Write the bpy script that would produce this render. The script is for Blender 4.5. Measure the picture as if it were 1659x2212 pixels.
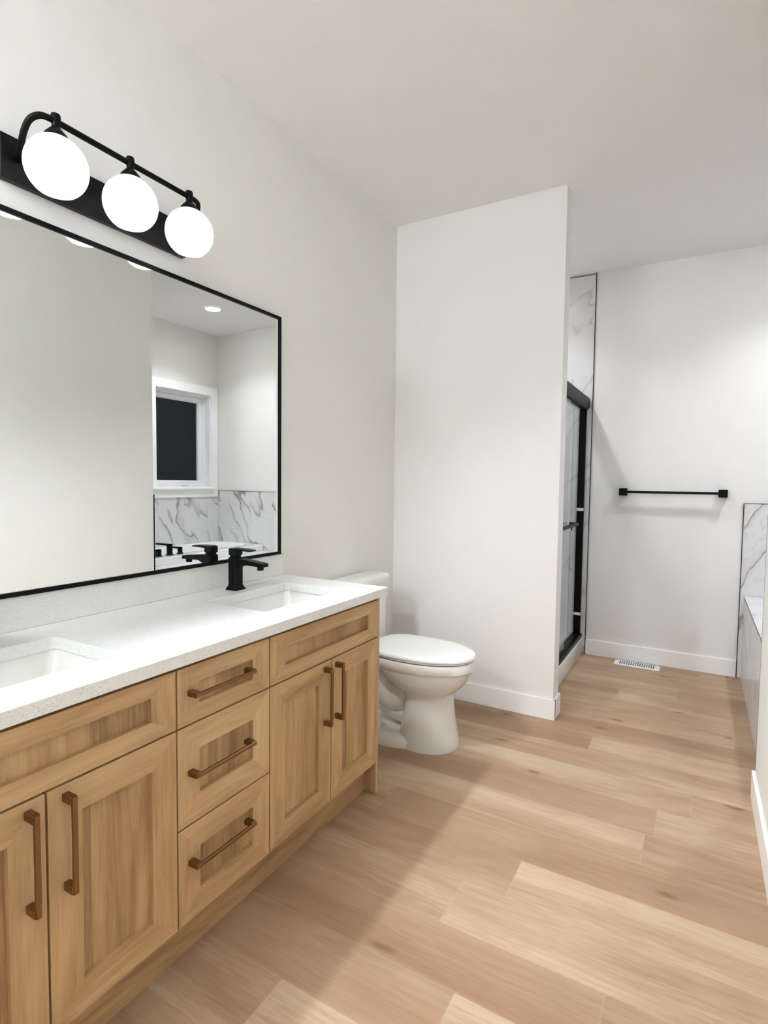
import bpy, bmesh, math, random
from mathutils import Vector, Matrix
random.seed(7)
for o in list(bpy.data.objects): bpy.data.objects.remove(o)
SC = bpy.context.scene
COL = SC.collection

# ------------------------------------------------------------------ camera
F_PX, YAW, PITCH, ROLL = 1191.65, 0.5194, -0.0537, 0.0118
CAM = Vector((1.7029, -0.0326, 1.3173))
def cam_axes():
    cy, sy, cp, sp = math.cos(YAW), math.sin(YAW), math.cos(PITCH), math.sin(PITCH)
    F = Vector((-sy*cp, cy*cp, sp)); R = Vector((cy, sy, 0)); U = R.cross(F)
    cr, sr = math.cos(ROLL), math.sin(ROLL)
    return cr*R + sr*U, -sr*R + cr*U, F
R_, U_, F_ = cam_axes()
cd = bpy.data.cameras.new('camera'); cam = bpy.data.objects.new('camera', cd); COL.objects.link(cam)
m = Matrix((R_, U_, -F_)).transposed().to_4x4(); m.translation = CAM
cam.matrix_world = m
cd.sensor_fit = 'HORIZONTAL'; cd.sensor_width = 36.0; cd.lens = F_PX/1659*36.0; cd.clip_start = 0.02
SC.camera = cam

# ------------------------------------------------------------------ light levels, world, exposure
EXPOSURE = 2.05
GLOBE_SPOT, GLOBE_GLOW = 18.0, 0.24
TUB_LIGHT, SHOWER_LIGHT, FILL_GLOW = 2.8, 2.0, 22.5
WARM, COOL, NEUTRAL = (0.93, 0.985, 1.03), (0.92, 0.955, 1.05), (0.90, 0.98, 1.09)
w = bpy.data.worlds.new('night'); SC.world = w; w.use_nodes = True
w.node_tree.nodes['Background'].inputs[0].default_value = (0.0034, 0.0048, 0.0056, 1)   # dark night outside
w.node_tree.nodes['Background'].inputs[1].default_value = 1.0
vs = SC.view_settings
SC.display_settings.display_device = 'sRGB'
vs.view_transform = 'Standard'; vs.look = 'None'; vs.exposure = EXPOSURE; vs.gamma = 1.0; vs.use_curve_mapping = False
try:
    SC.cycles.use_denoising = True; SC.cycles.diffuse_bounces = 8; SC.cycles.max_bounces = 14
    SC.cycles.glossy_bounces = 6; SC.cycles.transparent_max_bounces = 12; SC.cycles.sample_clamp_indirect = 6
    SC.cycles.caustics_reflective = False; SC.cycles.caustics_refractive = False
except Exception: pass

# ------------------------------------------------------------------ node helpers and materials
def mat(name):
    M = bpy.data.materials.new(name); M.use_nodes = True
    nt = M.node_tree; b = nt.nodes['Principled BSDF']
    return M, nt, b
def N(nt, t, **kw):
    n = nt.nodes.new(t)
    for k, v in kw.items():
        if k.startswith('i_'): n.inputs[k[2:].replace('_', ' ')].default_value = v
        elif k.startswith('n'): n.inputs[int(k[1:])].default_value = v
        else: setattr(n, k, v)
    return n
def setp(n, **kw):
    for k, v in kw.items(): setattr(n, k, v)
    return n
def math_(nt, op, a, b=None):
    n = nt.nodes.new('ShaderNodeMath'); n.operation = op
    for i, x in enumerate((a, b)):
        if x is None: continue
        if isinstance(x, (int, float)): n.inputs[i].default_value = x
        else: nt.links.new(x, n.inputs[i])
    return n.outputs[0]
def ramp(nt, fac, stops):
    r = nt.nodes.new('ShaderNodeValToRGB'); e = r.color_ramp.elements
    while len(e) < len(stops): e.new(0.5)
    for i, (p, c) in enumerate(stops):
        e[i].position = p; e[i].color = (c[0], c[1], c[2], 1) if not isinstance(c, (int, float)) else (c, c, c, 1)
    nt.links.new(fac, r.inputs[0]); return r.outputs[0]
def mixc(nt, fac, a, b, mode='MIX'):
    n = nt.nodes.new('ShaderNodeMix'); n.data_type = 'RGBA'; n.blend_type = mode
    for s, x in ((0, fac), (6, a), (7, b)):
        if isinstance(x, (int, float)): n.inputs[s].default_value = x
        elif isinstance(x, tuple): n.inputs[s].default_value = (*x[:3], 1)
        else: nt.links.new(x, n.inputs[s])
    return n.outputs[2]
def noise(nt, vec, scale, detail=4, rough=0.55, dist=0.0):
    n = nt.nodes.new('ShaderNodeTexNoise'); n.inputs['Scale'].default_value = scale
    n.inputs['Detail'].default_value = detail; n.inputs['Roughness'].default_value = rough
    n.inputs['Distortion'].default_value = dist
    nt.links.new(vec, n.inputs['Vector']); return n.outputs['Fac']
def mapping(nt, vec, scale=(1, 1, 1), rot=(0, 0, 0), loc=(0, 0, 0)):
    n = nt.nodes.new('ShaderNodeMapping'); n.inputs['Scale'].default_value = scale
    n.inputs['Rotation'].default_value = rot; n.inputs['Location'].default_value = loc
    nt.links.new(vec, n.inputs['Vector']); return n.outputs[0]
def bump(nt, h, strength, dist=0.002):
    n = nt.nodes.new('ShaderNodeBump'); n.inputs['Strength'].default_value = strength; n.inputs['Distance'].default_value = dist
    nt.links.new(h, n.inputs['Height']); return n.outputs[0]

def simple(name, col, rough=0.5, metal=0.0, coat=0.0, spec=0.5, bmp=None):
    M, nt, b = mat(name)
    b.inputs['Base Color'].default_value = (*col, 1); b.inputs['Roughness'].default_value = rough
    b.inputs['Metallic'].default_value = metal; b.inputs['Coat Weight'].default_value = coat
    b.inputs['Specular IOR Level'].default_value = spec
    tc = nt.nodes.new('ShaderNodeTexCoord')
    nz = noise(nt, tc.outputs['Object'], 9.0, 3)
    dark = tuple(c*0.97 for c in col)
    nt.links.new(mixc(nt, nz, dark, col), b.inputs['Base Color'])
    if bmp:
        nt.links.new(bump(nt, noise(nt, tc.outputs['Object'], bmp[0], 4), bmp[1], bmp[2]), b.inputs['Normal'])
    return M

PAINT = simple('wall_paint', (0.80, 0.79, 0.76), 0.62, spec=0.3, bmp=(160, 0.10, 0.002))
CEIL = simple('ceiling_paint', (0.86, 0.85, 0.82), 0.85, spec=0.15, bmp=(70, 0.16, 0.004))
TRIMW = simple('white_trim_paint', (0.91, 0.905, 0.89), 0.32, spec=0.5)
BLACK = simple('matte_black_metal', (0.0028, 0.0026, 0.0026), 0.40, metal=0.0, spec=0.13)
DARKM = simple('dark_bronze_metal', (0.006, 0.0056, 0.006), 0.36, metal=0.1, spec=0.25)
BRONZE = simple('brushed_bronze', (0.25, 0.135, 0.060), 0.30, metal=0.92)
CERAM = simple('white_ceramic', (0.73, 0.72, 0.685), 0.10, coat=0.5)
SEATP = simple('white_plastic', (0.88, 0.885, 0.89), 0.20, coat=0.2)
ACRYL = simple('white_acrylic', (0.86, 0.87, 0.87), 0.14, coat=0.3)
CHROME = simple('chrome', (0.75, 0.75, 0.75), 0.08, metal=1.0)
CLEARP = simple('clear_plastic_bumper', (0.72, 0.73, 0.72), 0.25)
SLOT = simple('vent_slot_dark', (0.05, 0.05, 0.052), 0.7)
GROUT = simple('grout', (0.55, 0.54, 0.52), 0.9)
GAPSHADE = simple('cabinet_gap_shade', (0.008, 0.005, 0.004), 0.9, spec=0.1)
VINYLW = simple('white_vinyl', (0.84, 0.845, 0.85), 0.3)

def make_mirror():
    M, nt, b = mat('silver_mirror')
    b.inputs['Base Color'].default_value = (0.88, 0.90, 0.875, 1); b.inputs['Metallic'].default_value = 1
    b.inputs['Roughness'].default_value = 0.0
    return M
MIRROR = make_mirror()
def make_glass(name, tint, rough=0.0, ior=1.45):
    M, nt, b = mat(name); nt.nodes.remove(b)
    out = nt.nodes['Material Output']
    tr = N(nt, 'ShaderNodeBsdfTransparent'); tr.inputs[0].default_value = (*tint, 1)
    gl = N(nt, 'ShaderNodeBsdfGlossy'); gl.inputs['Roughness'].default_value = rough
    fr = N(nt, 'ShaderNodeFresnel'); fr.inputs[0].default_value = ior; ge = N(nt, 'ShaderNodeNewGeometry')
    mx = N(nt, 'ShaderNodeMixShader')
    nt.links.new(math_(nt, 'MULTIPLY', fr.outputs[0], math_(nt, 'SUBTRACT', 1.0, ge.outputs['Backfacing'])), mx.inputs[0]); nt.links.new(tr.outputs[0], mx.inputs[1]); nt.links.new(gl.outputs[0], mx.inputs[2])
    nt.links.new(mx.outputs[0], out.inputs[0]); return M
GLASS = make_glass('shower_glass', (0.93, 0.955, 0.95))
WGLASS = make_glass('window_glass', (0.9, 0.92, 0.92), 0.05, 1.25)
def make_emit(name, col, s):
    M, nt, b = mat(name)
    b.inputs['Base Color'].default_value = (0.8, 0.8, 0.8, 1)
    b.inputs['Emission Color'].default_value = (*col, 1); b.inputs['Emission Strength'].default_value = s
    b.inputs['Roughness'].default_value = 0.2
    return M
OPAL = make_emit('opal_glass', (0.88, 0.92, 1.0), GLOBE_GLOW)
OPAL.node_tree.nodes['Principled BSDF'].inputs['Base Color'].default_value = (0.22, 0.22, 0.22, 1)
OPALIN = make_emit('opal_glass_inside', (0.86, 0.97, 1.0), GLOBE_GLOW*0.8)
OPALIN.node_tree.nodes['Principled BSDF'].inputs['Base Color'].default_value = (0.15, 0.15, 0.15, 1)
BULB = make_emit('bulb', (1.0, 0.99, 0.97), 1.2)
LENS = make_emit('downlight_lens', (1.0, 0.99, 0.98), 6.0)

def make_wood():
    M, nt, b = mat('honey_wood')
    uv = N(nt, 'ShaderNodeUVMap').outputs[0]
    n1 = noise(nt, mapping(nt, uv, (3.2, 46, 1)), 1.0, 6, 0.68, 0.9)
    n2 = noise(nt, mapping(nt, uv, (1.6, 9, 1)), 1.0, 4, 0.55, 1.2)
    n3 = noise(nt, mapping(nt, uv, (5, 260, 1)), 1.0, 2, 0.5)
    n4 = noise(nt, mapping(nt, uv, (3.0, 4.0, 1)), 1.0, 2, 0.5)
    at = N(nt, 'ShaderNodeAttribute', attribute_name='tone')
    f = math_(nt, 'ADD', math_(nt, 'MULTIPLY', math_(nt, 'SUBTRACT', n1, 0.12), 0.42), math_(nt, 'MULTIPLY', math_(nt, 'SUBTRACT', n2, 0.10), 0.60))
    f = math_(nt, 'ADD', f, math_(nt, 'MULTIPLY', n3, 0.20))
    f = math_(nt, 'ADD', f, math_(nt, 'MULTIPLY', math_(nt, 'SUBTRACT', at.outputs['Fac'], 0.5), 0.34))
    c = ramp(nt, f, [(0.26, (0.245, 0.137, 0.060)), (0.43, (0.415, 0.254, 0.120)), (0.60, (0.535, 0.353, 0.178)), (0.80, (0.625, 0.44, 0.24))])
    c = mixc(nt, ramp(nt, n4, [(0.55, 0.0), (0.78, 0.35)]), c, (0.43, 0.25, 0.13))
    nt.links.new(c, b.inputs['Base Color'])
    b.inputs['Roughness'].default_value = 0.48; b.inputs['Specular IOR Level'].default_value = 0.35
    nt.links.new(bump(nt, n3, 0.10, 0.001), b.inputs['Normal'])
    return M
WOOD = make_wood()

def make_floor():
    M, nt, b = mat('vinyl_plank')
    uv = N(nt, 'ShaderNodeUVMap').outputs[0]
    at = N(nt, 'ShaderNodeAttribute', attribute_name='tone')
    sep = N(nt, 'ShaderNodeSeparateColor'); nt.links.new(at.outputs['Color'], sep.inputs[0])
    light, red, seed = sep.outputs[0], sep.outputs[1], sep.outputs[2]
    off = N(nt, 'ShaderNodeCombineXYZ')
    nt.links.new(math_(nt, 'MULTIPLY', seed, 37.0), off.inputs[0]); nt.links.new(math_(nt, 'MULTIPLY', seed, 53.0), off.inputs[1])
    va = N(nt, 'ShaderNodeVectorMath', operation='ADD'); nt.links.new(uv, va.inputs[0]); nt.links.new(off.outputs[0], va.inputs[1])
    p = va.outputs[0]
    streak = noise(nt, mapping(nt, p, (0.75, 5.0, 1)), 1.0, 5, 0.55, 0.7)
    grain = noise(nt, mapping(nt, p, (5.0, 70, 1)), 1.0, 5, 0.7, 0.5)
    fine = noise(nt, mapping(nt, p, (12, 300, 1)), 1.0, 2, 0.5)
    blot = noise(nt, mapping(nt, p, (1.6, 5.0, 1), loc=(3, 8, 0)), 1.0, 3, 0.5, 0.4)
    f = math_(nt, 'ADD', math_(nt, 'MULTIPLY', math_(nt, 'SUBTRACT', streak, 0.10), 0.72), math_(nt, 'MULTIPLY', math_(nt, 'SUBTRACT', grain, 0.08), 0.36))
    f = math_(nt, 'ADD', f, math_(nt, 'MULTIPLY', fine, 0.16))
    f = math_(nt, 'ADD', f, math_(nt, 'MULTIPLY', math_(nt, 'SUBTRACT', light, 0.5), 0.27))
    c = ramp(nt, f, [(0.26, (0.185, 0.106, 0.060)), (0.40, (0.305, 0.188, 0.112)), (0.53, (0.41, 0.280, 0.178)), (0.68, (0.51, 0.385, 0.26))])
    rf = math_(nt, 'MULTIPLY', ramp(nt, math_(nt, 'ADD', blot, math_(nt, 'MULTIPLY', math_(nt, 'SUBTRACT', red, 0.5), 0.6)), [(0.38, 0.0), (0.80, 0.62)]), 1.0)
    c = mixc(nt, rf, c, (0.335, 0.20, 0.122))
    # knots
    vor = N(nt, 'ShaderNodeTexVoronoi', voronoi_dimensions='2D'); vor.inputs['Scale'].default_value = 1.0
    wv = N(nt, 'ShaderNodeVectorMath', operation='ADD')
    nt.links.new(mapping(nt, p, (2.0, 5.2, 1)), wv.inputs[0])
    nz = N(nt, 'ShaderNodeTexNoise'); nz.inputs['Scale'].default_value = 9.0; nt.links.new(p, nz.inputs['Vector'])
    sc = N(nt, 'ShaderNodeVectorMath', operation='SCALE'); sc.inputs['Scale'].default_value = 0.16; nt.links.new(nz.outputs['Color'], sc.inputs[0])
    nt.links.new(sc.outputs[0], wv.inputs[1]); nt.links.new(wv.outputs[0], vor.inputs['Vector'])
    rnd = N(nt, 'ShaderNodeSeparateColor'); nt.links.new(vor.outputs['Color'], rnd.inputs[0])
    kn = ramp(nt, vor.outputs['Distance'], [(0.03, 0.85), (0.10, 0.0)])
    kn = math_(nt, 'MULTIPLY', kn, ramp(nt, rnd.outputs[0], [(0.66, 0.0), (0.70, 1.0)]))
    c = mixc(nt, kn, c, (0.20, 0.105, 0.065))
    # joint lines: v runs 0..1 across a plank in its second map
    uv2 = N(nt, 'ShaderNodeUVMap', uv_map='edge'); s2 = N(nt, 'ShaderNodeSeparateXYZ'); nt.links.new(uv2.outputs[0], s2.inputs[0])
    e = math_(nt, 'MINIMUM', s2.outputs[0], s2.outputs[1])
    c = mixc(nt, ramp(nt, e, [(0.0006, 0.22), (0.0014, 0.0)]), c, (0.50, 0.39, 0.28))
    nt.links.new(c, b.inputs['Base Color'])
    b.inputs['Roughness'].default_value = 0.50; b.inputs['Specular IOR Level'].default_value = 0.28
    nt.links.new(bump(nt, grain, 0.06, 0.001), b.inputs['Normal'])
    return M
FLOORM = make_floor()

def make_marble(name, k):
    M, nt, b = mat(name)
    uv = N(nt, 'ShaderNodeUVMap').outputs[0]
    p = mapping(nt, uv, (1, 1, 1))
    wn = N(nt, 'ShaderNodeTexNoise'); wn.inputs['Scale'].default_value = 5.0; wn.inputs['Detail'].default_value = 5
    nt.links.new(p, wn.inputs['Vector'])
    sc = N(nt, 'ShaderNodeVectorMath', operation='SCALE'); sc.inputs['Scale'].default_value = 0.11; nt.links.new(wn.outputs['Color'], sc.inputs[0])
    va = N(nt, 'ShaderNodeVectorMath', operation='ADD'); nt.links.new(p, va.inputs[0]); nt.links.new(sc.outputs[0], va.inputs[1])
    q = mapping(nt, mapping(nt, va.outputs[0], rot=(0, 0, math.radians(-58))), (0.95, 3.1, 1))
    n1 = noise(nt, q, 1.3, 2, 0.45, 0.0)
    d1 = math_(nt, 'ABSOLUTE', math_(nt, 'SUBTRACT', n1, 0.5))
    thin = ramp(nt, d1, [(0.0, 1.0), (0.018, 0.0)])
    soft = ramp(nt, math_(nt, 'SUBTRACT', n1, 0.5), [(0.0, 0.75), (0.085, 0.0)])
    side = ramp(nt, math_(nt, 'SUBTRACT', n1, 0.49), [(0.0, 0.0), (0.012, 1.0)])
    n2 = noise(nt, mapping(nt, mapping(nt, va.outputs[0], rot=(0, 0, math.radians(-40))), (1.2, 3.0, 1), loc=(5, 2, 0)), 2.0, 3, 0.5, 0.1)
    hair = ramp(nt, math_(nt, 'ABSOLUTE', math_(nt, 'SUBTRACT', n2, 0.5)), [(0.0, 0.5), (0.008, 0.0)])
    n3 = noise(nt, mapping(nt, p, (2, 2, 1), loc=(9, 1, 0)), 1.6, 3)
    msk = ramp(nt, n3, [(0.36, 0.15), (0.52, 1.0)])
    brn = ramp(nt, noise(nt, mapping(nt, p, (2, 2, 1), loc=(2, 7, 0)), 2.5, 2), [(0.55, 0.0), (0.66, 1.0)])
    c = mixc(nt, math_(nt, 'MULTIPLY', math_(nt, 'MULTIPLY', soft, side), 0.62*k), (0.69, 0.685, 0.675), (0.37, 0.36, 0.35))
    vcol = mixc(nt, brn, (0.20, 0.19, 0.175), (0.24, 0.125, 0.075))
    c = mixc(nt, math_(nt, 'MULTIPLY', math_(nt, 'MULTIPLY', thin, msk), 0.9*k), c, vcol)
    c = mixc(nt, math_(nt, 'MULTIPLY', hair, 0.7*k), c, (0.42, 0.41, 0.40))
    nt.links.new(c, b.inputs['Base Color'])
    b.inputs['Roughness'].default_value = 0.22; b.inputs['Specular IOR Level'].default_value = 0.4
    return M
MARBLE = make_marble('marble_tile', 1.0); MARBLE_PALE = make_marble('pale_marble_tile', 0.38)

def make_quartz():
    M, nt, b = mat('speckled_white_quartz')
    tc = N(nt, 'ShaderNodeTexCoord').outputs['Object']
    v = N(nt, 'ShaderNodeTexVoronoi'); v.inputs['Scale'].default_value = 210; nt.links.new(tc, v.inputs['Vector'])
    s = N(nt, 'ShaderNodeSeparateColor'); nt.links.new(v.outputs['Color'], s.inputs[0])
    spot = math_(nt, 'MULTIPLY', ramp(nt, v.outputs['Distance'], [(0.22, 1.0), (0.42, 0.0)]), ramp(nt, s.outputs[0], [(0.84, 0.0), (0.88, 0.8)]))
    n = noise(nt, tc, 60, 4, 0.6)
    base = mixc(nt, n, (0.69, 0.685, 0.66), (0.74, 0.735, 0.715))
    c = mixc(nt, spot, base, (0.52, 0.48, 0.41))
    v2 = N(nt, 'ShaderNodeTexVoronoi'); v2.inputs['Scale'].default_value = 260; nt.links.new(tc, v2.inputs['Vector'])
    s2 = N(nt, 'ShaderNodeSeparateColor'); nt.links.new(v2.outputs['Color'], s2.inputs[0])
    c = mixc(nt, ramp(nt, s2.outputs[1], [(0.84, 0.0), (0.88, 0.5)]), c, (0.83, 0.825, 0.81))
    nt.links.new(c, b.inputs['Base Color']); b.inputs['Roughness'].default_value = 0.22
    return M
QUARTZ = make_quartz()

# ------------------------------------------------------------------ mesh helpers
def link(name, bm, material, parent=None, smooth=False, base=None):
    """one mesh object; vertices of bm are in world space; origin goes to the parent's base (or base)."""
    o_at = Vector(base) if base is not None else (parent_base(parent) if parent else Vector((0, 0, 0)))
    bmesh.ops.translate(bm, verts=bm.verts, vec=-o_at)
    bmesh.ops.recalc_face_normals(bm, faces=bm.faces)
    me = bpy.data.meshes.new(name); bm.to_mesh(me); bm.free()
    mats = material if isinstance(material, (list, tuple)) else [material]
    for mm in mats: me.materials.append(mm)
    if smooth:
        for p in me.polygons: p.use_smooth = True
        if smooth != True:
            try: me.set_sharp_from_angle(angle=math.radians(smooth))
            except Exception: pass
    o = bpy.data.objects.new(name, me); COL.objects.link(o)
    if parent: o.parent = parent
    else: o.location = o_at
    return o
def parent_base(p):
    v = Vector(p.location)
    while p.parent: p = p.parent; v += Vector(p.location)
    return v
def thing(name, label, cat, loc, group=None):
    o = bpy.data.objects.new(name, None); COL.objects.link(o); o.location = loc
    o.empty_display_size = 0.05
    o['label'] = label; o['category'] = cat
    if group: o['group'] = group
    return o
def tag(o, label, cat, group=None):
    o['label'] = label; o['category'] = cat
    if group: o['group'] = group
    return o
def struct(o, label=None, cat=None):
    o['kind'] = 'structure'
    if label: o['label'] = label
    if cat: o['category'] = cat
    return o
def box(bm, x0, x1, y0, y1, z0, z1, bev=0.0, seg=2, only=None):
    b2 = bmesh.new()
    bmesh.ops.create_cube(b2, size=1.0)
    for v in b2.verts:
        v.co = Vector((x0 + (v.co.x + .5)*(x1-x0), y0 + (v.co.y + .5)*(y1-y0), z0 + (v.co.z + .5)*(z1-z0)))
    if bev > 0:
        ed = [e for e in b2.edges if only is None or abs((e.verts[0].co-e.verts[1].co).normalized()[only]) > .9]
        bmesh.ops.bevel(b2, geom=ed, offset=bev, segments=seg, profile=0.5, affect='EDGES')
    merge(bm, b2)
def merge(bm, b2, mi=None):
    tmp = bpy.data.meshes.new('t'); 
    if mi is not None:
        for f in b2.faces: f.material_index = mi
    b2.to_mesh(tmp); b2.free(); bm.from_mesh(tmp); bpy.data.meshes.remove(tmp)
def newbox(*a, **k):
    bm = bmesh.new(); box(bm, *a, **k); return bm
def loft(rings, cap0=True, cap1=True, closed=True):
    bm = bmesh.new(); R = [[bm.verts.new(p) for p in r] for r in rings]; n = len(rings[0])
    for a, b in zip(R, R[1:]):
        for i in range(n if closed else n-1):
            bm.faces.new((a[i], a[(i+1) % n], b[(i+1) % n], b[i]))
    if cap0: bm.faces.new(list(reversed(R[0])))
    if cap1: bm.faces.new(R[-1])
    return bm
def rrect(cx, cy, hx, hy, r, z, n=5):
    pts = []
    for k, (sx, sy) in enumerate(((1, 1), (-1, 1), (-1, -1), (1, -1))):
        for i in range(n+1):
            a = math.pi/2*(k + i/n)
            pts.append(Vector((cx + sx*(hx-r) + r*math.cos(a), cy + sy*(hy-r) + r*math.sin(a), z)))
    return pts
def circ(c, axis, r, n=24):
    axis = Vector(axis).normalized(); t = Vector((0, 0, 1)) if abs(axis.z) < .9 else Vector((1, 0, 0))
    u = axis.cross(t).normalized(); v = axis.cross(u)
    return [Vector(c) + u*r*math.cos(2*math.pi*i/n) + v*r*math.sin(2*math.pi*i/n) for i in range(n)]
def tube(bm, pts, r, n=16, cap=True):
    pts = [Vector(p) for p in pts]; rings = []; pu = None
    rs = r if isinstance(r, (list, tuple)) else [r]*len(pts)
    for i, p in enumerate(pts):
        d = (pts[min(i+1, len(pts)-1)] - pts[max(i-1, 0)]).normalized()
        if pu is None:
            t = Vector((0, 0, 1)) if abs(d.z) < .9 else Vector((1, 0, 0)); pu = d.cross(t).normalized()
        else: pu = (pu - d*pu.dot(d)).normalized()
        v = d.cross(pu)
        rings.append([p + (pu*math.cos(2*math.pi*k/n) + v*math.sin(2*math.pi*k/n))*rs[i] for k in range(n)])
    merge(bm, loft(rings, cap, cap))
def smooth_path(pts, n=8):
    pts = [Vector(p) for p in pts]; out = []
    for i in range(len(pts)-1):
        p0, p1, p2, p3 = pts[max(i-1, 0)], pts[i], pts[i+1], pts[min(i+2, len(pts)-1)]
        for k in range(n):
            t = k/n
            out.append(.5*((2*p1) + (p2-p0)*t + (2*p0-5*p1+4*p2-p3)*t*t + (3*p1-p0-3*p2+p3)*t**3))
    out.append(pts[-1]); return out
def lathe(prof, c, n=32, axis='z'):
    rings = []
    for r, z in prof:
        rings.append([Vector((c[0] + r*math.cos(2*math.pi*i/n), c[1] + r*math.sin(2*math.pi*i/n), c[2] + z)) for i in range(n)])
    return loft(rings, prof[0][0] > 1e-5, prof[-1][0] > 1e-5)
def wood_uv(bm, grain='z', tone=None):
    uv = bm.loops.layers.uv.verify()
    ta = bm.faces.layers.float.get('tone') or bm.faces.layers.float.new('tone')
    ou, ov = random.uniform(0, 40), random.uniform(0, 40)
    t = tone if tone is not None else random.uniform(.3, .7)
    g = 'xyz'.index(grain)
    for f in bm.faces:
        nrm = f.normal; k = max(range(3), key=lambda i: abs(nrm[i]))
        axes = [i for i in range(3) if i != k]
        gu = g if g in axes else axes[0]; gv = [i for i in axes if i != gu][0]
        f[ta] = t
        for l in f.loops: l[uv].uv = (l.vert.co[gu] + ou, l.vert.co[gv] + ov + k*.37)
def woodbox(bm, *a, grain='z', tone=None, **k):
    b2 = newbox(*a, **k); b2.normal_update(); wood_uv(b2, grain, tone); merge(bm, b2)
def woodprism(bm, poly, x0, x1, grain, tone):
    """poly in (y,z) extruded from x0 to x1 with small chamfer-free edges"""
    b2 = bmesh.new()
    A = [b2.verts.new((x0, y, z)) for y, z in poly]; B = [b2.verts.new((x1, y, z)) for y, z in poly]
    n = len(poly); b2.faces.new(A[::-1]); b2.faces.new(B)
    for i in range(n): b2.faces.new((A[i], A[(i+1) % n], B[(i+1) % n], B[i]))
    bmesh.ops.recalc_face_normals(b2, faces=b2.faces); b2.normal_update(); wood_uv(b2, grain, tone); merge(bm, b2)

# ------------------------------------------------------------------ room measures (metres)
H = 2.913; YP = 3.073; XP = 1.032; YB = 4.447; XR = 1.951; YR = 2.735; XW = 3.07; YN = -1.5
PT = 0.122; BB = 0.116
WIN = (3.625, 4.335, 1.222, 2.245)

def structbox(name, *a, material=PAINT, **k):
    return struct(link(name, newbox(*a, **k), material, base=((a[0]+a[1])/2, (a[2]+a[3])/2, a[4])))

structbox('wall_left', -0.14, 0, YN-.14, YB+.14, 0, H)
structbox('wall_back', 0, XW+.14, YB, YB+.14, 0, H)
structbox('wall_partition', 0, XP, YP, YP+PT, 0, H)
structbox('wall_right', XR, XR+.12, YN, YR, 0, H)
structbox('wall_alcove', XR+.12, XW, YR-.12, YR, 0, H)
structbox('wall_near', 0, XR+.12, YN-.14, YN, 0, H)
bm = bmesh.new()
wy0, wy1, wz0, wz1 = WIN
box(bm, XW, XW+.14, YR-.12, wy0, 0, H); box(bm, XW, XW+.14, wy1, YB, 0, H)
box(bm, XW, XW+.14, wy0, wy1, 0, wz0); box(bm, XW, XW+.14, wy0, wy1, wz1, H)
struct(link('wall_window', bm, PAINT))
structbox('ceiling', -.14, XW+.14, YN-.14, YB+.14, H, H+.12, material=CEIL)

# floor: vinyl planks, one mesh; joints of the rows that show are set, the others follow the stagger
def build_floor():
    W = 0.195; bm = bmesh.new()
    uv = bm.loops.layers.uv.new('UVMap'); uve = bm.loops.layers.uv.new('edge')
    tc = bm.loops.layers.float_color.new('tone')
    rows = {0.855: ([0.79], [(.42, .55), (.72, .3)]), 1.05: ([1.20], [(.38, .75), (.80, .2)]), 1.245: ([1.537], [(.36, .85), (.40, .70)]),
            1.44: ([1.07], [(.55, .50), (.70, .35)]), 1.635: ([1.21], [(.44, .70), (.72, .35)]), 1.83: ([0.612], [(.60, .4), (.42, .88)]),
            2.025: ([-0.05], [(.5, .5), (.70, .35)]), 2.22: ([1.60], [(.38, .85), (.58, .45)]), 2.415: ([0.10], [(.5, .5), (.64, .40)]),
            2.61: ([0.35], [(.5, .5), (.62, .4)]), 2.805: ([1.264], [(.42, .70), (.66, .3)]), 3.0: ([0.74], [(.5, .5), (.44, .72)]),
            3.195: ([1.9], [(.58, .45), (.5, .5)]), 3.39: ([0.55], [(.5, .5), (.50, .55)]), 3.585: ([1.30], [(.62, .4), (.52, .55)]),
            3.78: ([1.625], [(.56, .45), (.38, .75)]), 3.975: ([0.9], [(.5, .5), (.58, .4)]), 4.17: ([1.75], [(.5, .5), (.5, .6)]), 4.365: ([0.5], [(.5, .5), (.46, .5)])}
    x0, x1 = -.14, XW+.14
    y = 0.855 - 13*W; k = 0
    while y < YB+.14:
        ky = min(rows, key=lambda r: abs(r-y))
        if abs(ky-y) < .01: J, T = rows[ky]
        else: J, T = [((k*0.61) % 1.6) - .1], [(random.uniform(.4, .65), random.uniform(.3, .7)) for _ in range(2)]
        xs = [J[0]]
        while xs[0] > x0: xs.insert(0, xs[0]-1.62)
        while xs[-1] < x1: xs.append(xs[-1]+1.62)
        ji = xs.index(J[0])
        for i in range(len(xs)-1):
            a, b = max(xs[i], x0), min(xs[i+1], x1)
            if b-a < .005: continue
            tl = T[0] if i == ji-1 else T[1] if i == ji else (random.uniform(.4, .65), random.uniform(.3, .7))
            col = (tl[0], tl[1], random.random(), 1)
            # split each plank lengthwise in a centre patch and borders so the edge map gives distances in metres
            vs_ = [bm.verts.new(p) for p in ((a, y, 0), (b, y, 0), (b, y+W, 0), (a, y+W, 0), ((a+W/2) if b-a > W else (a+b)/2, y+W/2, 0), ((b-W/2) if b-a > W else (a+b)/2, y+W/2, 0))]
            h = min(W/2, (b-a)/2)
            for idx in ((0, 1, 5, 4), (1, 2, 5), (2, 3, 4, 5), (3, 0, 4)):
                if len({tuple(vs_[q].co) for q in idx}) < 3: continue
                f = bm.faces.new([vs_[q] for q in idx])
                for l in f.loops:
                    l[uv].uv = (l.vert.co.x, l.vert.co.y); l[tc] = col
                    d = 0.0 if l.vert in vs_[:4] else h
                    l[uve].uv = (d, 1.0)
        y += W; k += 1
    # slab under the planks
    box(bm, x0, x1, YN-.14, YB+.14, -.10, -.002)
    me_o = link('floor', bm, FLOORM)
    return struct(me_o)
build_floor()

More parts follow.
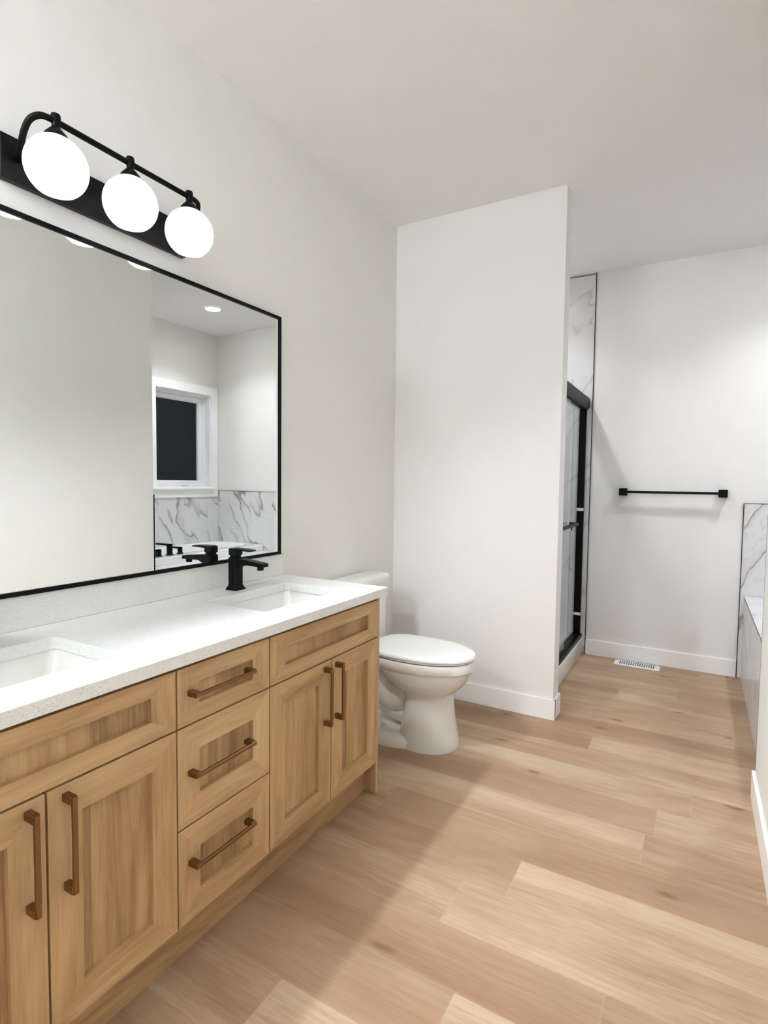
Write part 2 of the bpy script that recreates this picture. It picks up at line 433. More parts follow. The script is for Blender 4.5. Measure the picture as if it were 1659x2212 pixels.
# baseboards
def bboard(name, x0, x1, y0, y1):
    b = newbox(x0, x1, y0, y1, 0, BB)
    ed = [e for e in b.edges if all(abs(v.co.z-BB) < 1e-5 for v in e.verts)]
    bmesh.ops.bevel(b, geom=ed, offset=.0025, segments=2, affect='EDGES')
    return b
T_ = 0.0135
struct(link('baseboard_left', bboard('b', 0, T_, 1.95, YP), TRIMW))
bm = bmesh.new(); merge(bm, bboard('b', T_, XP+T_, YP-T_, YP)); merge(bm, bboard('b', XP, XP+T_, YP-T_+.0001, YP+PT-.0))
struct(link('baseboard_partition', bm, TRIMW))
struct(link('baseboard_back', bboard('b', .972, 1.962, YB-T_, YB), TRIMW))
struct(link('baseboard_right', bboard('b', XR-T_, XR, YN, YR-.001), TRIMW))
struct(link('baseboard_near', bboard('b', 0, XR-T_, YN, YN+T_), TRIMW))

# marble tile panels: one mesh per wall, each tile with its own stretch of stone
def tiles(name, org, ud, vd, nd, us, vsp, th=0.009, gap=0.0016, stone=None):
    org, ud, vd, nd = Vector(org), Vector(ud), Vector(vd), Vector(nd)
    bm = bmesh.new(); uv = bm.loops.layers.uv.verify()
    def slab(u0, u1, v0, v1, t, mi, off):
        ps = [org + ud*u + vd*v for u, v in ((u0, v0), (u1, v0), (u1, v1), (u0, v1))]
        A = [bm.verts.new(p) for p in ps]; B = [bm.verts.new(p + nd*t) for p in ps]
        fs = [bm.faces.new(B)] + [bm.faces.new((A[i], A[(i+1) % 4], B[(i+1) % 4], B[i])) for i in range(4)] + [bm.faces.new(A[::-1])]
        for f in fs:
            f.material_index = mi
            for l in f.loops:
                d = l.vert.co - org; l[uv].uv = (d.dot(ud) + off[0], d.dot(vd) + off[1])
    slab(us[0], us[-1], vsp[0], vsp[-1], th-.0015, 1, (0, 0))
    for i in range(len(us)-1):
        for j in range(len(vsp)-1):
            slab(us[i]+gap/2, us[i+1]-gap/2, vsp[j]+gap/2, vsp[j+1]-gap/2, th, 0, (random.uniform(0, 60), random.uniform(0, 60)))
    return struct(link(name, bm, [stone or MARBLE, GROUT]))
TT = 0.009
zr = [0, .571, 1.201]
SH = YP+PT
# tub surround: back wall, window wall, alcove return
tiles('wall_tub_back', (1.968, YB, 0), (1, 0, 0), (0, 0, 1), (0, -1, 0), [0, .30, .607, .917, XW-1.968-TT], zr)
tiles('wall_tub_window', (XW, YB, 0), (0, -1, 0), (0, 0, 1), (-1, 0, 0), [0, .163, .483, .803, 1.118, 1.433, YB-YR], [0, .571, 1.135])
tiles('wall_tub_end', (XR+.003, YR, 0), (1, 0, 0), (0, 0, 1), (0, 1, 0), [0, .31, .62, .93, XW-XR-.003-TT], zr)
# shower: back, left and partition side
zs = [0.06, .64, 1.27, 1.90, 2.535, H-.012]
tiles('wall_shower_back', (TT, YB, 0), (1, 0, 0), (0, 0, 1), (0, -1, 0), [0, .34, .65, .966-TT], zs, stone=MARBLE_PALE)
tiles('wall_shower_left', (0, SH, 0), (0, 1, 0), (0, 0, 1), (1, 0, 0), [0, .31, .62, .93, YB-SH], zs, stone=MARBLE_PALE)
tiles('wall_shower_front', (XP-.10, SH, 0), (-1, 0, 0), (0, 0, 1), (0, 1, 0), [0, .30, .61, XP-.10-TT], zs, stone=MARBLE_PALE)
# black edging strips
def strip(n, *a): struct(link('trim_%d' % n, newbox(*a), BLACK))
strip(1, .966, .9695, YB-.0125, YB, 0.0, H)
strip(2, 1.9645, 1.968, YB-.011, YB, 0, 1.2035)
strip(3, 1.968, XW-TT, YB-.0105, YB, 1.201, 1.2035)
strip(4, XR, XR+.003, YR, YR+.0115, BB, 1.2035)
strip(5, TT, .966, YB-.0105, YB, H-.012, H-.0095)
strip(6, XR+.003, XW-TT, YR, YR+.0105, 1.201, 1.2035)

# ------------------------------------------------------------------ window (dark night outside)
wroot = struct(bpy.data.objects.new('window_1', None)); COL.objects.link(wroot); wroot.location = (XW, (wy0+wy1)/2, wz0)
def frame(bm, x0, x1, y0, y1, z0, z1, t, tb=None, bev=.0):
    tb = tb or t
    box(bm, x0, x1, y0, y0+t, z0, z1, bev); box(bm, x0, x1, y1-t, y1, z0, z1, bev)
    box(bm, x0, x1, y0+t, y1-t, z0, z0+tb, bev); box(bm, x0, x1, y0+t, y1-t, z1-t, z1, bev)
bm = bmesh.new(); frame(bm, XW-.016, XW, wy0-.09, wy1+.09, wz0-.001, wz1+.09, .09, .001)
for b_ in (0,): box(bm, XW-.045, XW+.06, wy0-.09, wy1+.02, wz0-.004, wz0+.014, .003)
box(bm, XW-.02, XW, wy0-.08, wy1+.09, 1.136, wz0-.004)
link('casing', bm, TRIMW, wroot)
bm = bmesh.new(); frame(bm, XW+.001, XW+.075, wy0, wy1, wz0+.014, wz1, .012)
frame(bm, XW+.075, XW+.139, wy0, wy1, wz0+.005, wz1, .032)
link('window_frame', bm, VINYLW, wroot)
bm = bmesh.new(); frame(bm, XW+.088, XW+.13, wy0+.034, wy1-.034, wz0+.038, wz1-.034, .044)
frame(bm, XW+.100, XW+.125, wy0+.078, wy1-.078, wz0+.082, wz1-.078, .010)
sash = link('sash', bm, VINYLW, wroot)
link('window_pane', newbox(XW+.112, XW+.118, wy0+.08, wy1-.08, wz0+.084, wz1-.08), WGLASS, wroot)
bm = bmesh.new(); yc = (wy0+wy1)/2+.06
box(bm, XW+.055, XW+.09, yc-.045, yc+.045, wz0+.037, wz0+.053, .004)
tube(bm, smooth_path([(XW+.07, yc-.03, wz0+.053), (XW+.05, yc-.01, wz0+.075), (XW+.045, yc+.05, wz0+.068)]), .006, 10)
link('crank_handle', bm, VINYLW, wroot, smooth=35)

# ------------------------------------------------------------------ ceiling downlights
def downlight(x, y, label, power, col, spread=120, group='recessed ceiling downlights', r=.075):
    t = thing('ceiling_downlight', label, 'ceiling light', (x, y, H), group)
    link('trim_ring', lathe([(r*.86, -.001), (r*.88, -.006), (r+.016, -.006), (r+.020, -.001), (r+.02, .0), (r*.86, 0)], (x, y, H), 40), TRIMW, t, smooth=40)
    link('lens', lathe([(r*.86, -.0035), (0.0, -.0035)], (x, y, H), 40), LENS, t)
    ld = bpy.data.lights.new('downlight_lamp', 'AREA'); ld.shape = 'DISK'; ld.size = r*1.6; ld.energy = power; ld.color = col
    ld.spread = math.radians(spread)
    lo = bpy.data.objects.new('downlight_lamp', ld); COL.objects.link(lo); lo.parent = t; lo.location = (0, 0, -.008)
    return t
downlight(2.347, 3.708, 'white recessed downlight in the ceiling above the bathtub, seen in the mirror', TUB_LIGHT, COOL)
downlight(.52, 3.78, 'white recessed downlight in the ceiling inside the shower', SHOWER_LIGHT, COOL)
pl = thing('fill_pendant', 'added white globe fill light hanging from the ceiling behind the camera', 'fill light', (.28, -1.0, H))  # added lamp, out of view, to fill the room with even light
link('canopy', lathe([(.06, -.001), (.06, -.02), (.05, -.028), (.006, -.03), (.006, -.16), (0, -.16)], (.28, -1.0, H), 32), BLACK, pl, smooth=40)
link('globe_shade', lathe([(.15*math.sin(math.pi*k/24), .15*math.cos(math.pi*k/24)) for k in range(25)], (.28, -1.0, H-.30), 48), make_emit('fill_glow_glass', NEUTRAL, FILL_GLOW), pl, smooth=True)

# ------------------------------------------------------------------ vanity
VX = 0.56; Y0, Y1 = 0.222, 1.946; CX = 0.541
vt = thing('vanity_cabinet', 'long honey wood double vanity with shaker doors and bronze pulls', 'vanity', (0.0, 1.084, 0))
bm = bmesh.new()
for a in ((0.003, CX, Y0+.019, Y1-.019, .136, .152), (.003, .015, Y0+.019, Y1-.019, .152, .845), (.003, CX, .899, .917, .152, .845), (.003, CX, 1.2515, 1.2695, .152, .845), (CX-.016, CX, Y0+.019, Y1-.019, .152, .845)):
    woodbox(bm, *a, grain='y', tone=.4)
link('carcass', bm, WOOD, vt)
bm = bmesh.new(); woodbox(bm, 0.003, .50, Y0+.02, Y1-.02, .0, .135, grain='y', tone=.25); link('toe_kick', bm, WOOD, vt)  # lower tone paints in the shade under the cabinet
for ys in ((Y1-.018, Y1), (Y0, Y0+.018)):
    bm = bmesh.new(); woodbox(bm, .003, .557, ys[0], ys[1], 0, .845, grain='z', tone=.5, bev=.001, seg=1); link('end_panel', bm, WOOD, vt)
bm = bmesh.new(); box(bm, CX, CX+.0012, Y0+.02, Y1-.02, .14, .84); link('gap_shade', bm, GAPSHADE, vt)  # near-black sheet stands in for the shade between doors and drawers
bm = bmesh.new(); box(bm, .535, .553, Y1, Y1+.004, .662, .690, .001); link('side_fitting', bm, DARKM, vt)['label'] = 'small dark fitting on outer face of end panel'

def shaker(name, y0, y1, z0, z1, sw=.072, gz=.072, grainp='z', tone=None):
    """mitred frame with recessed panel"""
    g = .0026; y0 += g; y1 -= g; z0 += g; z1 -= g
    bm = bmesh.new(); t = tone if tone is not None else random.uniform(.45, .6)
    yi0, yi1, zi0, zi1 = y0+sw, y1-sw, z0+gz, z1-gz
    xb = CX+.0013
    woodprism(bm, [(y0, z0), (yi0, zi0), (yi0, zi1), (y0, z1)], xb, VX, 'z', t+random.uniform(-.1, .1))
    woodprism(bm, [(y1, z0), (y1, z1), (yi1, zi1), (yi1, zi0)], xb, VX, 'z', t+random.uniform(-.1, .1))
    woodprism(bm, [(y0, z0), (y1, z0), (yi1, zi0), (yi0, zi0)], xb, VX, 'y', t+random.uniform(-.1, .1))
    woodprism(bm, [(y0, z1), (yi0, zi1), (yi1, zi1), (y1, z1)], xb, VX, 'y', t+random.uniform(-.1, .1))
    o = link(name, bm, WOOD, vt)
    n = max(1, round((yi1-yi0)/.10)); bm = bmesh.new()
    cuts = [yi0] + sorted(yi0 + (yi1-yi0)*(i+random.uniform(.25, .75))/n for i in range(n)) [: n-1] + [yi1]
    for a, b in zip(cuts, cuts[1:]):
        woodprism(bm, [(a, zi0), (b, zi0), (b, zi1), (a, zi1)], xb, VX-.013, 'z', random.uniform(.0, .5))
    link('panel', bm, WOOD, o)
    return o
def pull(par, y, z, L, vertical):
    """square bar pull on two posts"""
    bm = bmesh.new(); x0, x1 = VX-.0005, VX+.036
    if vertical:
        for s in (-1, 1): box(bm, x0, x1-.004, y-.0075, y+.0075, z+s*(L/2-.009)-.009, z+s*(L/2-.009)+.009, .0012, 1)
        box(bm, x1-.008, x1, y-.0055, y+.0055, z-L/2, z+L/2, .0012, 1)
    else:
        for s in (-1, 1): box(bm, x0, x1-.004, y+s*(L/2-.009)-.009, y+s*(L/2-.009)+.009, z-.0075, z+.0075, .0012, 1)
        box(bm, x1-.008, x1, y-L/2, y+L/2, z-.0055, z+.0055, .0012, 1)
    o = link('pull_handle', bm, BRONZE, par); o['label'] = 'square bronze bar pull'
    return o
YD0, YD1 = 0.908, 1.2605; ZB, ZM1, ZM2, ZT = .1365, .4025, .674, .8325
# right bank, drawers, left bank
shaker('drawer_front', YD1, 1.9235, ZM2, ZT, .072, .047)
shaker('drawer_front', Y0+.020, YD0, ZM2, ZT, .072, .047)
YR1, YL1 = 1.594, 0.581
d1 = shaker('door', YD1, YR1, ZB, ZM2); d2 = shaker('door', YR1, 1.9235, ZB, ZM2)
d3 = shaker('door', Y0+.020, YL1, ZB, ZM2); d4 = shaker('door', YL1, YD0, ZB, ZM2)
for d, y in ((d1, YR1-.041), (d2, YR1+.03), (d3, YL1-.036), (d4, YL1+.040)):
    pull(d, y, .548, .212, True)
dr = [shaker('drawer', YD0, YD1, ZM2, ZT, .072, .047), shaker('drawer', YD0, YD1, ZM1, ZM2), shaker('drawer', YD0, YD1, ZB, ZM1)]
YC = (YD0+YD1)/2
for d, z in zip(dr, (.760, .545, .300)): pull(d, YC-.030+.0, z, .224, False)

# ------------------------------------------------------------------ countertop with backsplash
ct = thing('countertop', 'white speckled quartz vanity countertop with a low backsplash', 'countertop', (.0, 1.084, .846))
def slab_with_holes(x0, x1, y0, y1, z0, z1, holes, r=.016):
    xs = sorted({x0, x1} | {v for h in holes for v in h[:2]}); ys = sorted({y0, y1} | {v for h in holes for v in h[2:]})
    bm = bmesh.new(); V = {}
    def vv(x, y, z):
        k = (round(x, 5), round(y, 5), round(z, 5))
        if k not in V: V[k] = bm.verts.new((x, y, z))
        return V[k]
    def hole(xa, xb, ya, yb):
        return any(xa >= h[0]-1e-6 and xb <= h[1]+1e-6 and ya >= h[2]-1e-6 and yb <= h[3]+1e-6 for h in holes)
    ok = {}
    for i in range(len(xs)-1):
        for j in range(len(ys)-1): ok[i, j] = not hole(xs[i], xs[i+1], ys[j], ys[j+1])
    for (i, j), s in ok.items():
        if not s: continue
        a, b, c, d = xs[i], xs[i+1], ys[j], ys[j+1]
        bm.faces.new((vv(a, c, z1), vv(b, c, z1), vv(b, d, z1), vv(a, d, z1)))
        bm.faces.new((vv(a, d, z0), vv(b, d, z0), vv(b, c, z0), vv(a, c, z0)))
        for (di, dj, p, q) in ((-1, 0, (a, d), (a, c)), (1, 0, (b, c), (b, d)), (0, -1, (a, c), (b, c)), (0, 1, (b, d), (a, d))):
            if not ok.get((i+di, j+dj), False):
                bm.faces.new((vv(*p, z0), vv(*q, z0), vv(*q, z1), vv(*p, z1)))
    cor = {(round(h[a], 5), round(h[b], 5)) for h in holes for a in (0, 1) for b in (2, 3)}
    ed = [e for e in bm.edges if abs(e.verts[0].co.z-e.verts[1].co.z) > .01 and (round(e.verts[0].co.x, 5), round(e.verts[0].co.y, 5)) in cor]
    bmesh.ops.bevel(bm, geom=ed, offset=r, segments=5, profile=.5, affect='EDGES')
    return bm
ZC = .88; HOLES = [(.165, .455, 1.358, 1.811), (.165, .455, .372, .825)]
bm = slab_with_holes(.001, .5853, .205, 1.967, .846, ZC, HOLES)
o = link('slab', bm, QUARTZ, ct)
mb = o.modifiers.new('soft_edge', 'BEVEL'); mb.width = .0018; mb.segments = 2; mb.limit_method = 'ANGLE'
link('backsplash', newbox(.001, .0205, .205, 1.967, ZC+.0003, .979, .0015, 2), QUARTZ, ct)

# ------------------------------------------------------------------ undermount sinks
def sink(hole, label):
    x0, x1, y0, y1 = hole; cx, cy, hx, hy = (x0+x1)/2, (y0+y1)/2, (x1-x0)/2, (y1-y0)/2
    t = thing('sink', label, 'sink', (cx, cy, .70), 'undermount basins')
    zt = .8455
    R = [rrect(cx, cy, hx+.03, hy+.03, .03, zt), rrect(cx, cy, hx+.004, hy+.004, .022, zt),
         rrect(cx, cy, hx+.001, hy+.001, .025, zt-.012), rrect(cx, cy, hx-.012, hy-.016, .032, .79), rrect(cx, cy, hx-.026, hy-.032, .042, .752),
         rrect(cx, cy, hx-.05, hy-.062, .05, .731), rrect(cx-.01, cy, .05, .05, .045, .723),
         rrect(cx-.01, cy, .03, .03, .029, .722)]
    Ro = [rrect(cx, cy, .06, .06, .05, .705), rrect(cx, cy, hx-.03, hy-.04, .05, .712), rrect(cx, cy, hx+.012, hy+.01, .03, .79), rrect(cx, cy, hx+.03, hy+.03, .03, .82)]
    link('basin', loft(R + Ro[:1] + Ro[1:] , False, False), CERAM, t, smooth=50)
    # close the rim to the outside with the outer wall
    link('drain', lathe([(.022, 0), (.022, .004), (.019, .006), (.0, .0065)], (cx-.01, cy, .7215), 24), BLACK, t, smooth=40)
    return t
sink(HOLES[0], 'white rectangular undermount sink at far end of countertop, by the toilet')
sink(HOLES[1], 'white rectangular undermount sink at near end of countertop, cut by the photo edge')

# ------------------------------------------------------------------ faucets
def faucet(y, label):
    x = .094; z = ZC+.0003
    t = thing('faucet', label, 'faucet', (x, y, z), 'basin taps')
    hx = .0215
    rings = [rrect(x, y, .029, .029, .005, z), rrect(x, y, .029, .029, .005, z+.005), rrect(x, y, .024, .024, .006, z+.013), rrect(x, y, hx, hx, .006, z+.02),
             rrect(x, y, hx, hx, .006, z+.128), rrect(x, y, hx-.003, hx-.003, .006, z+.131)]
    body = loft(rings)
    # spout grows out of the body and slopes down to the tip
    def sec(px, zc, hw, hh): return [Vector((px, y+sy*hw, zc+sz*hh)) for sy, sz in ((1, 1), (-1, 1), (-1, -1), (1, -1))]
    sp = loft([sec(x+.0, z+.103, .017, .022), sec(x+.03, z+.110, .017, .017), sec(x+.06, z+.1155, .017, .0105), sec(x+.150, z+.110, .0165, .0075), sec(x+.158, z+.1095, .016, .0065)])
    merge(body, sp)
    link('body', body, BLACK, t, smooth=30)
    link('aerator', lathe([(.013, -.018), (.013, 0)], (x+.132, y, z+.107), 20), BLACK, t, smooth=40)
    hb = loft([rrect(x, y, .0165, .0165, .005, z+.129), rrect(x, y, .0165, .0165, .005, z+.138), rrect(x, y, .0205, .0205, .005, z+.141), rrect(x, y, .0205, .0205, .005, z+.164), rrect(x, y, .019, .019, .005, z+.166)])
    merge(hb, loft([sec(x-.012, z+.1615, .0195, .0055), sec(x+.02, z+.1625, .0195, .0050), sec(x+.06, z+.163, .019, .0035), sec(x+.092, z+.1615, .018, .0025)]))
    h = link('lever_handle', hb, BLACK, t, smooth=30)
    return t
faucet(1.5845, 'matte black single lever faucet behind the far sink, in front of the mirror')
faucet(.5985, 'matte black single lever faucet behind the near sink, just past the photo edge')

# ------------------------------------------------------------------ mirror
mt = thing('mirror', 'large rectangular wall mirror in a thin black frame above the countertop', 'mirror', (0.0, 1.084, .981))
MY0, MY1, MZ0, MZ1 = .231, 1.938, .980, 2.0585
bm = bmesh.new(); fw = .0135; frame(bm, .001, .030, MY0, MY1, MZ0, MZ1, fw)
link('frame', bm, BLACK, mt)
link('mirror_glass', newbox(.004, .025, MY0+fw, MY1-fw, MZ0+fw, MZ1-fw), MIRROR, mt)

# ------------------------------------------------------------------ vanity light
vl = thing('vanity_light', 'black three globe vanity light on wall above the mirror', 'wall light', (0, 1.098, 2.197))
link('backplate', newbox(.001, .024, .787, 1.409, 2.137, 2.257, .002, 2), DARKM, vl)
BXL, BZL = .145, 2.287
path = [(.02, .832, 2.2), (.045, .822, 2.204), (.075, .814, 2.224), (.097, .812, 2.252), (.118, .816, 2.274), (.137, .832, 2.286), (BXL, .858, BZL)]
bm = bmesh.new(); pA = smooth_path(path, 6); pB = [Vector((p.x, 2.196-p.y, p.z)) for p in reversed(pA)]
tube(bm, pA + pB, .0085, 14)
link('bar', bm, BLACK, vl, smooth=60)
for i, gy in enumerate((.868, 1.094, 1.320)):
    gz = 2.166; r = .080
    bm = lathe([(.0, .018), (.011, .018), (.0125, .014), (.0125, -.004), (.0105, -.008), (.0105, -.016), (.016, -.022), (.028, -.036), (.031, -.046), (.0, -.046)], (BXL, gy, BZL), 28)
    link('socket_cup', bm, BLACK, vl, smooth=35)
    pr = []
    a0, a1 = math.radians(12), math.radians(180-36)
    for k in range(25):
        a = a0 + (a1-a0)*k/24; pr.append((r*math.sin(a), r*math.cos(a)))
    pi_ = [(r_*.955, z_*.955) for r_, z_ in reversed(pr)]
    bm = bmesh.new(); merge(bm, lathe(pr, (BXL, gy, gz), 48), 0)
    b2 = lathe([pr[-1]] + pi_, (BXL, gy, gz), 48)
    merge(bm, b2, 1)
    bmesh.ops.delete(bm, geom=[f for f in bm.faces if len(f.verts) > 8], context='FACES_ONLY')
    g = link('globe_shade', bm, [OPAL, OPALIN], vl, smooth=True)
    g['label'] = 'frosted white glass globe open at the bottom'
    bm = lathe([(.0, .05), (.014, .05), (.015, .02), (.028, -.005), (.030, -.022), (.022, -.04), (0, -.048)], (BXL, gy, gz+.02), 24)
    link('bulb', bm, BULB, g, smooth=True)
    ld = bpy.data.lights.new('globe_lamp', 'SPOT'); ld.energy = GLOBE_SPOT; ld.color = WARM; ld.spot_size = math.radians(84); ld.spot_blend = 1.0
    ld.shadow_soft_size = .03
    lo = bpy.data.objects.new('globe_lamp', ld); COL.objects.link(lo); lo.parent = vl
    lo.location = Vector((BXL, gy, gz-.062)) - Vector(vl.location); lo.rotation_euler = Vector(((.70, .02, -.71), (.67, .24, -.70), (.50, .56, -.66))[i]).to_track_quat('-Z', 'Y').to_euler()

# ------------------------------------------------------------------ toilet
def build_toilet():
    yc = 2.482
    t = thing('toilet', 'white two piece toilet with closed lid between vanity and partition wall', 'toilet', (.40, yc, 0))
    def oval(z, xb, xf, hw, n=40, pb=2.6, pf=2.05, split=.46):
        xm = xb + (xf-xb)*split; pts = []
        for i in range(n):
            a = 2*math.pi*i/n; c, s = math.cos(a), math.sin(a)
            p = pf if c >= 0 else pb
            ax = (xf-xm) if c >= 0 else (xm-xb)
            pts.append(Vector((xm + ax*math.copysign(abs(c)**(2/p), c), yc + hw*math.copysign(abs(s)**(2/p), s), z)))
        return pts
    # bowl and front column, one surface
    R = [oval(0, .40, .702, .147), oval(.012, .40, .702, .147), oval(.06, .405, .694, .140), oval(.16, .425, .676, .128), oval(.24, .435, .666, .126), oval(.272, .435, .668, .130),
         oval(.285, .405, .688, .143), oval(.310, .36, .717, .160), oval(.345, .31, .744, .175), oval(.385, .26, .765, .186), oval(.398, .245, .770, .188),
         oval(.402, .235, .777, .192), oval(.438, .225, .778, .192), oval(.4455, .230, .772, .187), oval(.446, .26, .74, .15)]
    link('bowl', loft(R), CERAM, t, smooth=50)
    # foot, trapway and the shelf the tank stands on
    bm = bmesh.new()
    F = [oval(0, .09, .60, .170, pb=3.5, split=.5), oval(.035, .09, .60, .170, pb=3.5, split=.5), oval(.052, .10, .58, .155, pb=3.5, split=.5), oval(.058, .13, .55, .12, pb=3.5, split=.5)]
    merge(bm, loft(F))
    tp = smooth_path([(.50, yc, .30), (.42, yc, .235), (.35, yc, .20), (.285, yc, .235), (.245, yc, .30), (.20, yc, .33), (.17, yc, .26), (.165, yc, .15), (.165, yc, .04)], 6)
    tube(bm, tp, [.085]*len(tp), 20)
    tp2 = smooth_path([(.47, yc, .12), (.38, yc, .13), (.30, yc, .16), (.22, yc, .15)], 6)
    tube(bm, tp2, [.06]*len(tp2), 16)
    for s in (-1, 1):
        box(bm, .285, .325, yc+s*.115-.022, yc+s*.115+.022, .05, .155, .018, 3)
    link('trapway', bm, CERAM, t, smooth=50)
    for s in (-1, 1):
        link('bolt_cap', lathe([(.016, 0), (.015, .010), (.009, .016), (0, .018)], (.305, yc+s*.148, .050), 16), CERAM, t, smooth=50)
    bm = newbox(.02, .30, yc-.13, yc+.13, .37, .444, .02, 3); link('tank_shelf', bm, CERAM, t, smooth=40)
    # seat and lid
    link('seat', loft([oval(.4462, .26, .745, .158), oval(.4502, .26, .748, .160), oval(.4504, .236, .770, .184), oval(.4525, .232, .775, .189), oval(.456, .232, .776, .190), oval(.457, .235, .772, .187)]), SEATP, t, smooth=40)
    L = [oval(.4585, .228, .776, .188, pb=3.2), oval(.461, .224, .781, .1925, pb=3.2), oval(.470, .224, .781, .193, pb=3.2), oval(.477, .227, .777, .190, pb=3.2), oval(.481, .235, .768, .182, pb=3.2), oval(.4835, .26, .73, .155, pb=3.2), oval(.485, .33, .64, .09, pb=3.2)]
    link('lid', loft(L), SEATP, t, smooth=60)
    for s in (-1, 1): link('hinge', newbox(.205, .245, yc+s*.075-.02, yc+s*.075+.02, .446, .470, .006, 2), SEATP, t, smooth=40)
    # tank and its lid
    tk = [rrect(.097, yc, .072, .212, .035, .445), rrect(.097, yc, .074, .222, .037, .50), rrect(.097, yc, .077, .236, .04, .752)]
    link('tank', loft(tk), CERAM, t, smooth=50)
    tl = [rrect(.099, yc, .078, .240, .042, .7525), rrect(.099, yc, .087, .252, .05, .757), rrect(.099, yc, .088, .253, .05, .783), rrect(.099, yc, .084, .249, .05, .796), rrect(.099, yc, .074, .239, .048, .803), rrect(.099, yc, .04, .20, .03, .806)]
    link('tank_lid', loft(tl), CERAM, t, smooth=60)
    lv = newbox(.172, .19, yc-.19, yc-.17, .70, .72, .003, 2); box(lv, .186, .194, yc-.19, yc-.11, .702, .716, .003, 2)
    link('flush_lever', lv, CHROME, t, smooth=40)
build_toilet()

# ------------------------------------------------------------------ shower
sb = thing('shower_base', 'white shower base with raised curb beyond the partition wall', 'shower base', (.5, 3.82, 0))
bm = bmesh.new()
box(bm, TT+.001, .85, SH+TT+.001, YB-TT-.001, 0, .055); box(bm, .85, .95, SH+.001, YB-TT-.001, 0, .128, .006, 3)
link('tray', bm, ACRYL, sb, smooth=40)
sd = thing('shower_door', 'black framed sliding glass shower door on the curb beside partition', 'shower door', (.91, 3.82, .128))
link('bottom_track', newbox(.872, .944, SH+.002, YB-TT-.002, .1285, .160, .004, 2), BLACK, sd, smooth=40)
for y0 in (YB-TT-.002-.026, SH+.001): link('side_jamb', newbox(.880, .930, y0, y0+.026, .160, 1.90), BLACK, sd)
bm = loft([[Vector((.9125 + .039*math.copysign(abs(math.cos(a))**.75, math.cos(a)), y, 1.938 + .053*math.copysign(abs(math.sin(a))**.75, math.sin(a)))) for a in [2*math.pi*i/28 for i in range(28)]] for y in (SH+.002, YB-TT-.003)])
link('header', bm, BLACK, sd, smooth=40)
def pane(x, y0, y1):
    p = link('sliding_pane', newbox(x-.003, x+.003, y0, y1, .163, 1.90), GLASS, sd); p['label'] = 'clear glass sliding pane'
    return p
pane(.897, 3.76, YB-TT-.03); pane(.921, SH+.03, 3.86)
bm = bmesh.new()
bx_ = .975
pth = smooth_path([(.924, 3.925, 1.045), (.95, 3.925, 1.045), (bx_-.006, 3.918, 1.045), (bx_, 3.895, 1.045), (bx_, 3.6, 1.045), (bx_, 3.30, 1.045), (bx_-.006, 3.275, 1.045), (.924, 3.27, 1.045)], 5)
tube(bm, pth, .013, 12)
tube(bm, [(.955, 3.85, 1.035), (.955, 3.85, 1.005)], .004, 8)
link('door_handle_bar', bm, BLACK, sd, smooth=60)
for z in (1.115, .302):
    link('bumper', newbox(.882, .931, YB-TT-.0345, YB-TT-.0275, z, z+.022, .002, 1), CLEARP, sd)['label'] = 'clear plastic bumper on jamb'

# ------------------------------------------------------------------ bathtub in its tiled deck
DZ = .571
struct(tiles('wall_tub_skirt', (2.0, YR+TT+.001, 0), (0, 1, 0), (0, 0, 1), (-1, 0, 0), [0, .33, .94, 1.55, YB-YR-2*TT-.003], [0, DZ-.0015], stone=MARBLE_PALE))
bm = bmesh.new()
box(bm, 2.0, 2.02, YR+TT+.001, YB-TT-.002, 0, DZ-.011)
struct(link('wall_tub_deck', bm, GROUT))
tiles('trim_tub_deck', (1.991, YR+TT+.001, DZ-.010), (0, 1, 0), (1, 0, 0), (0, 0, 1), [0, .33, .94, 1.55, YB-YR-2*TT-.003], [0, .44], stone=MARBLE_PALE)
tb = thing('bathtub', 'white drop in bathtub in marble tiled deck under the window', 'bathtub', (2.73, 3.62, DZ))
tx0, tx1, ty0, ty1 = 2.38, XW-TT-.001, YR+TT+.012, YB-TT-.001
tcx, tcy, thx, thy = (tx0+tx1)/2, (ty0+ty1)/2, (tx1-tx0)/2, (ty1-ty0)/2
R = [rrect(tcx, tcy, thx, thy, .02, DZ-.0), rrect(tcx, tcy, thx, thy, .02, .632), rrect(tcx, tcy, thx-.006, thy-.006, .02, .638)]
icx, ihx, ihy = (2.535+tx1-.05)/2, (tx1-.05-2.535)/2, thy-.09
R += [rrect(icx, tcy, ihx+.008, ihy+.008, .09, .638), rrect(icx, tcy, ihx, ihy, .09, .632), rrect(icx, tcy, ihx-.03, ihy-.06, .10, .45), rrect(icx, tcy, ihx-.06, ihy-.14, .11, .22), rrect(icx, tcy, ihx-.09, ihy-.20, .10, .185)]
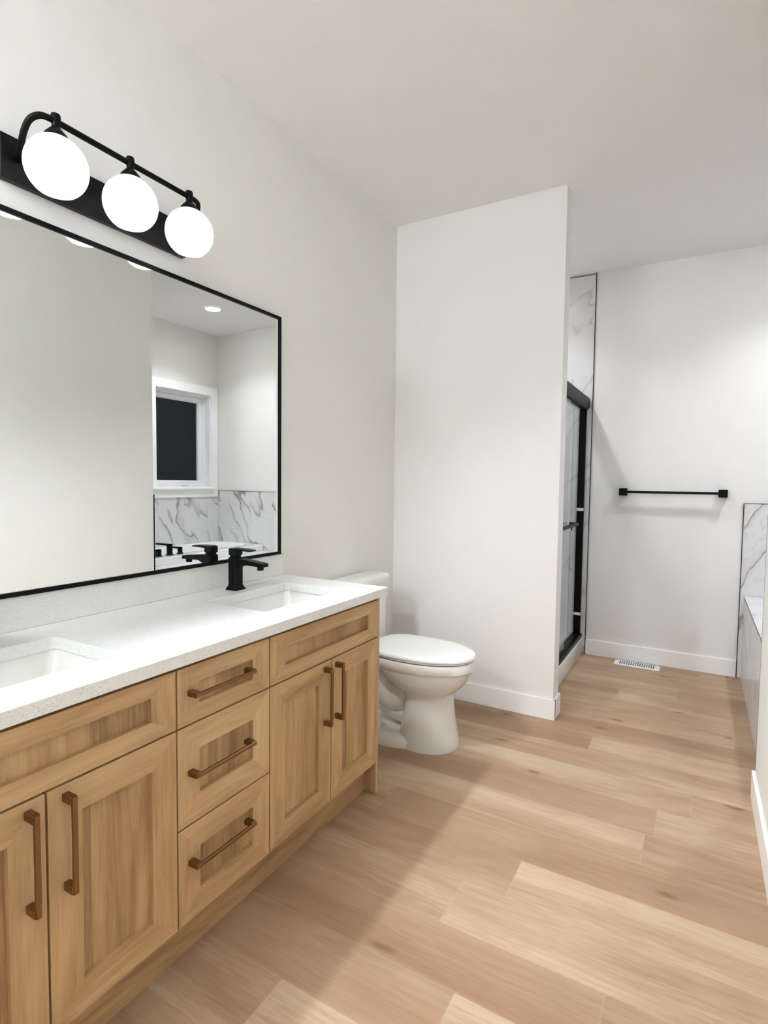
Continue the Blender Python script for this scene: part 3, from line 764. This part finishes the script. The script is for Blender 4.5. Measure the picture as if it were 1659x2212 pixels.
bm = loft(R, False, True)
R2 = [rrect(tcx+.02, tcy, thx-.08, thy-.06, .02, DZ), rrect(tcx+.02, tcy, thx-.08, thy-.06, .02, .0)]
link('tub_shell', bm, ACRYL, tb, smooth=40)
link('tub_body', loft([rrect(tcx+.02, tcy, thx-.06, thy-.03, .02, .0), rrect(tcx+.02, tcy, thx-.06, thy-.03, .02, .15)]), ACRYL, tb)
tf = thing('tub_filler', 'black deck mounted tub faucet on bathtub rim, seen in mirror', 'tub faucet', (2.49, 3.31, .6385))
def post(name, y, h, reach, hw, dirx=1):
    bm = newbox(2.49-hw-.007, 2.49+hw+.007, y-hw-.007, y+hw+.007, .6383, .646, .002, 1)
    box(bm, 2.49-hw, 2.49+hw, y-hw, y+hw, .646, .6383+h, .003, 2)
    box(bm, 2.49-hw, 2.49+reach, y-hw, y+hw, .6383+h-.016, .6383+h, .003, 2)
    link(name, bm, BLACK, tf, smooth=40)
post('spout', 3.315, .100, .17, .019); post('lever', 3.43, .062, .085, .016); post('lever', 3.195, .062, .02, .019)

# ------------------------------------------------------------------ towel bar, floor register
tw = thing('towel_bar', 'matte black square towel bar on the back wall', 'towel bar', (1.523, YB, 1.268))
for x in (1.209, 1.841):
    link('post', newbox(x-.0265, x+.0265, YB-.072, YB-.0005, 1.241, 1.295, .002, 1), BLACK, tw)
link('rail', newbox(1.236, 1.814, YB-.066, YB-.048, 1.259, 1.277, .002, 1), BLACK, tw)
fv = thing('floor_register', 'white slotted floor vent by the back wall baseboard', 'floor vent', (1.345, 4.345, 0))
bm = loft([rrect(1.347, 4.345, .152, .058, .012, .0003), rrect(1.347, 4.345, .152, .058, .012, .003), rrect(1.347, 4.345, .147, .053, .010, .006)])
link('plate', bm, VINYLW, fv, smooth=30)
bm = bmesh.new()
for row in (0, 1):
    for i in range(16):
        x = 1.347 - .112 + .224*i/15; y = 4.345 - .021 + .042*row
        box(bm, x-.0042, x+.0042, y-.016, y+.016, .0055, .0066)
link('slots', bm, SLOT, fv)
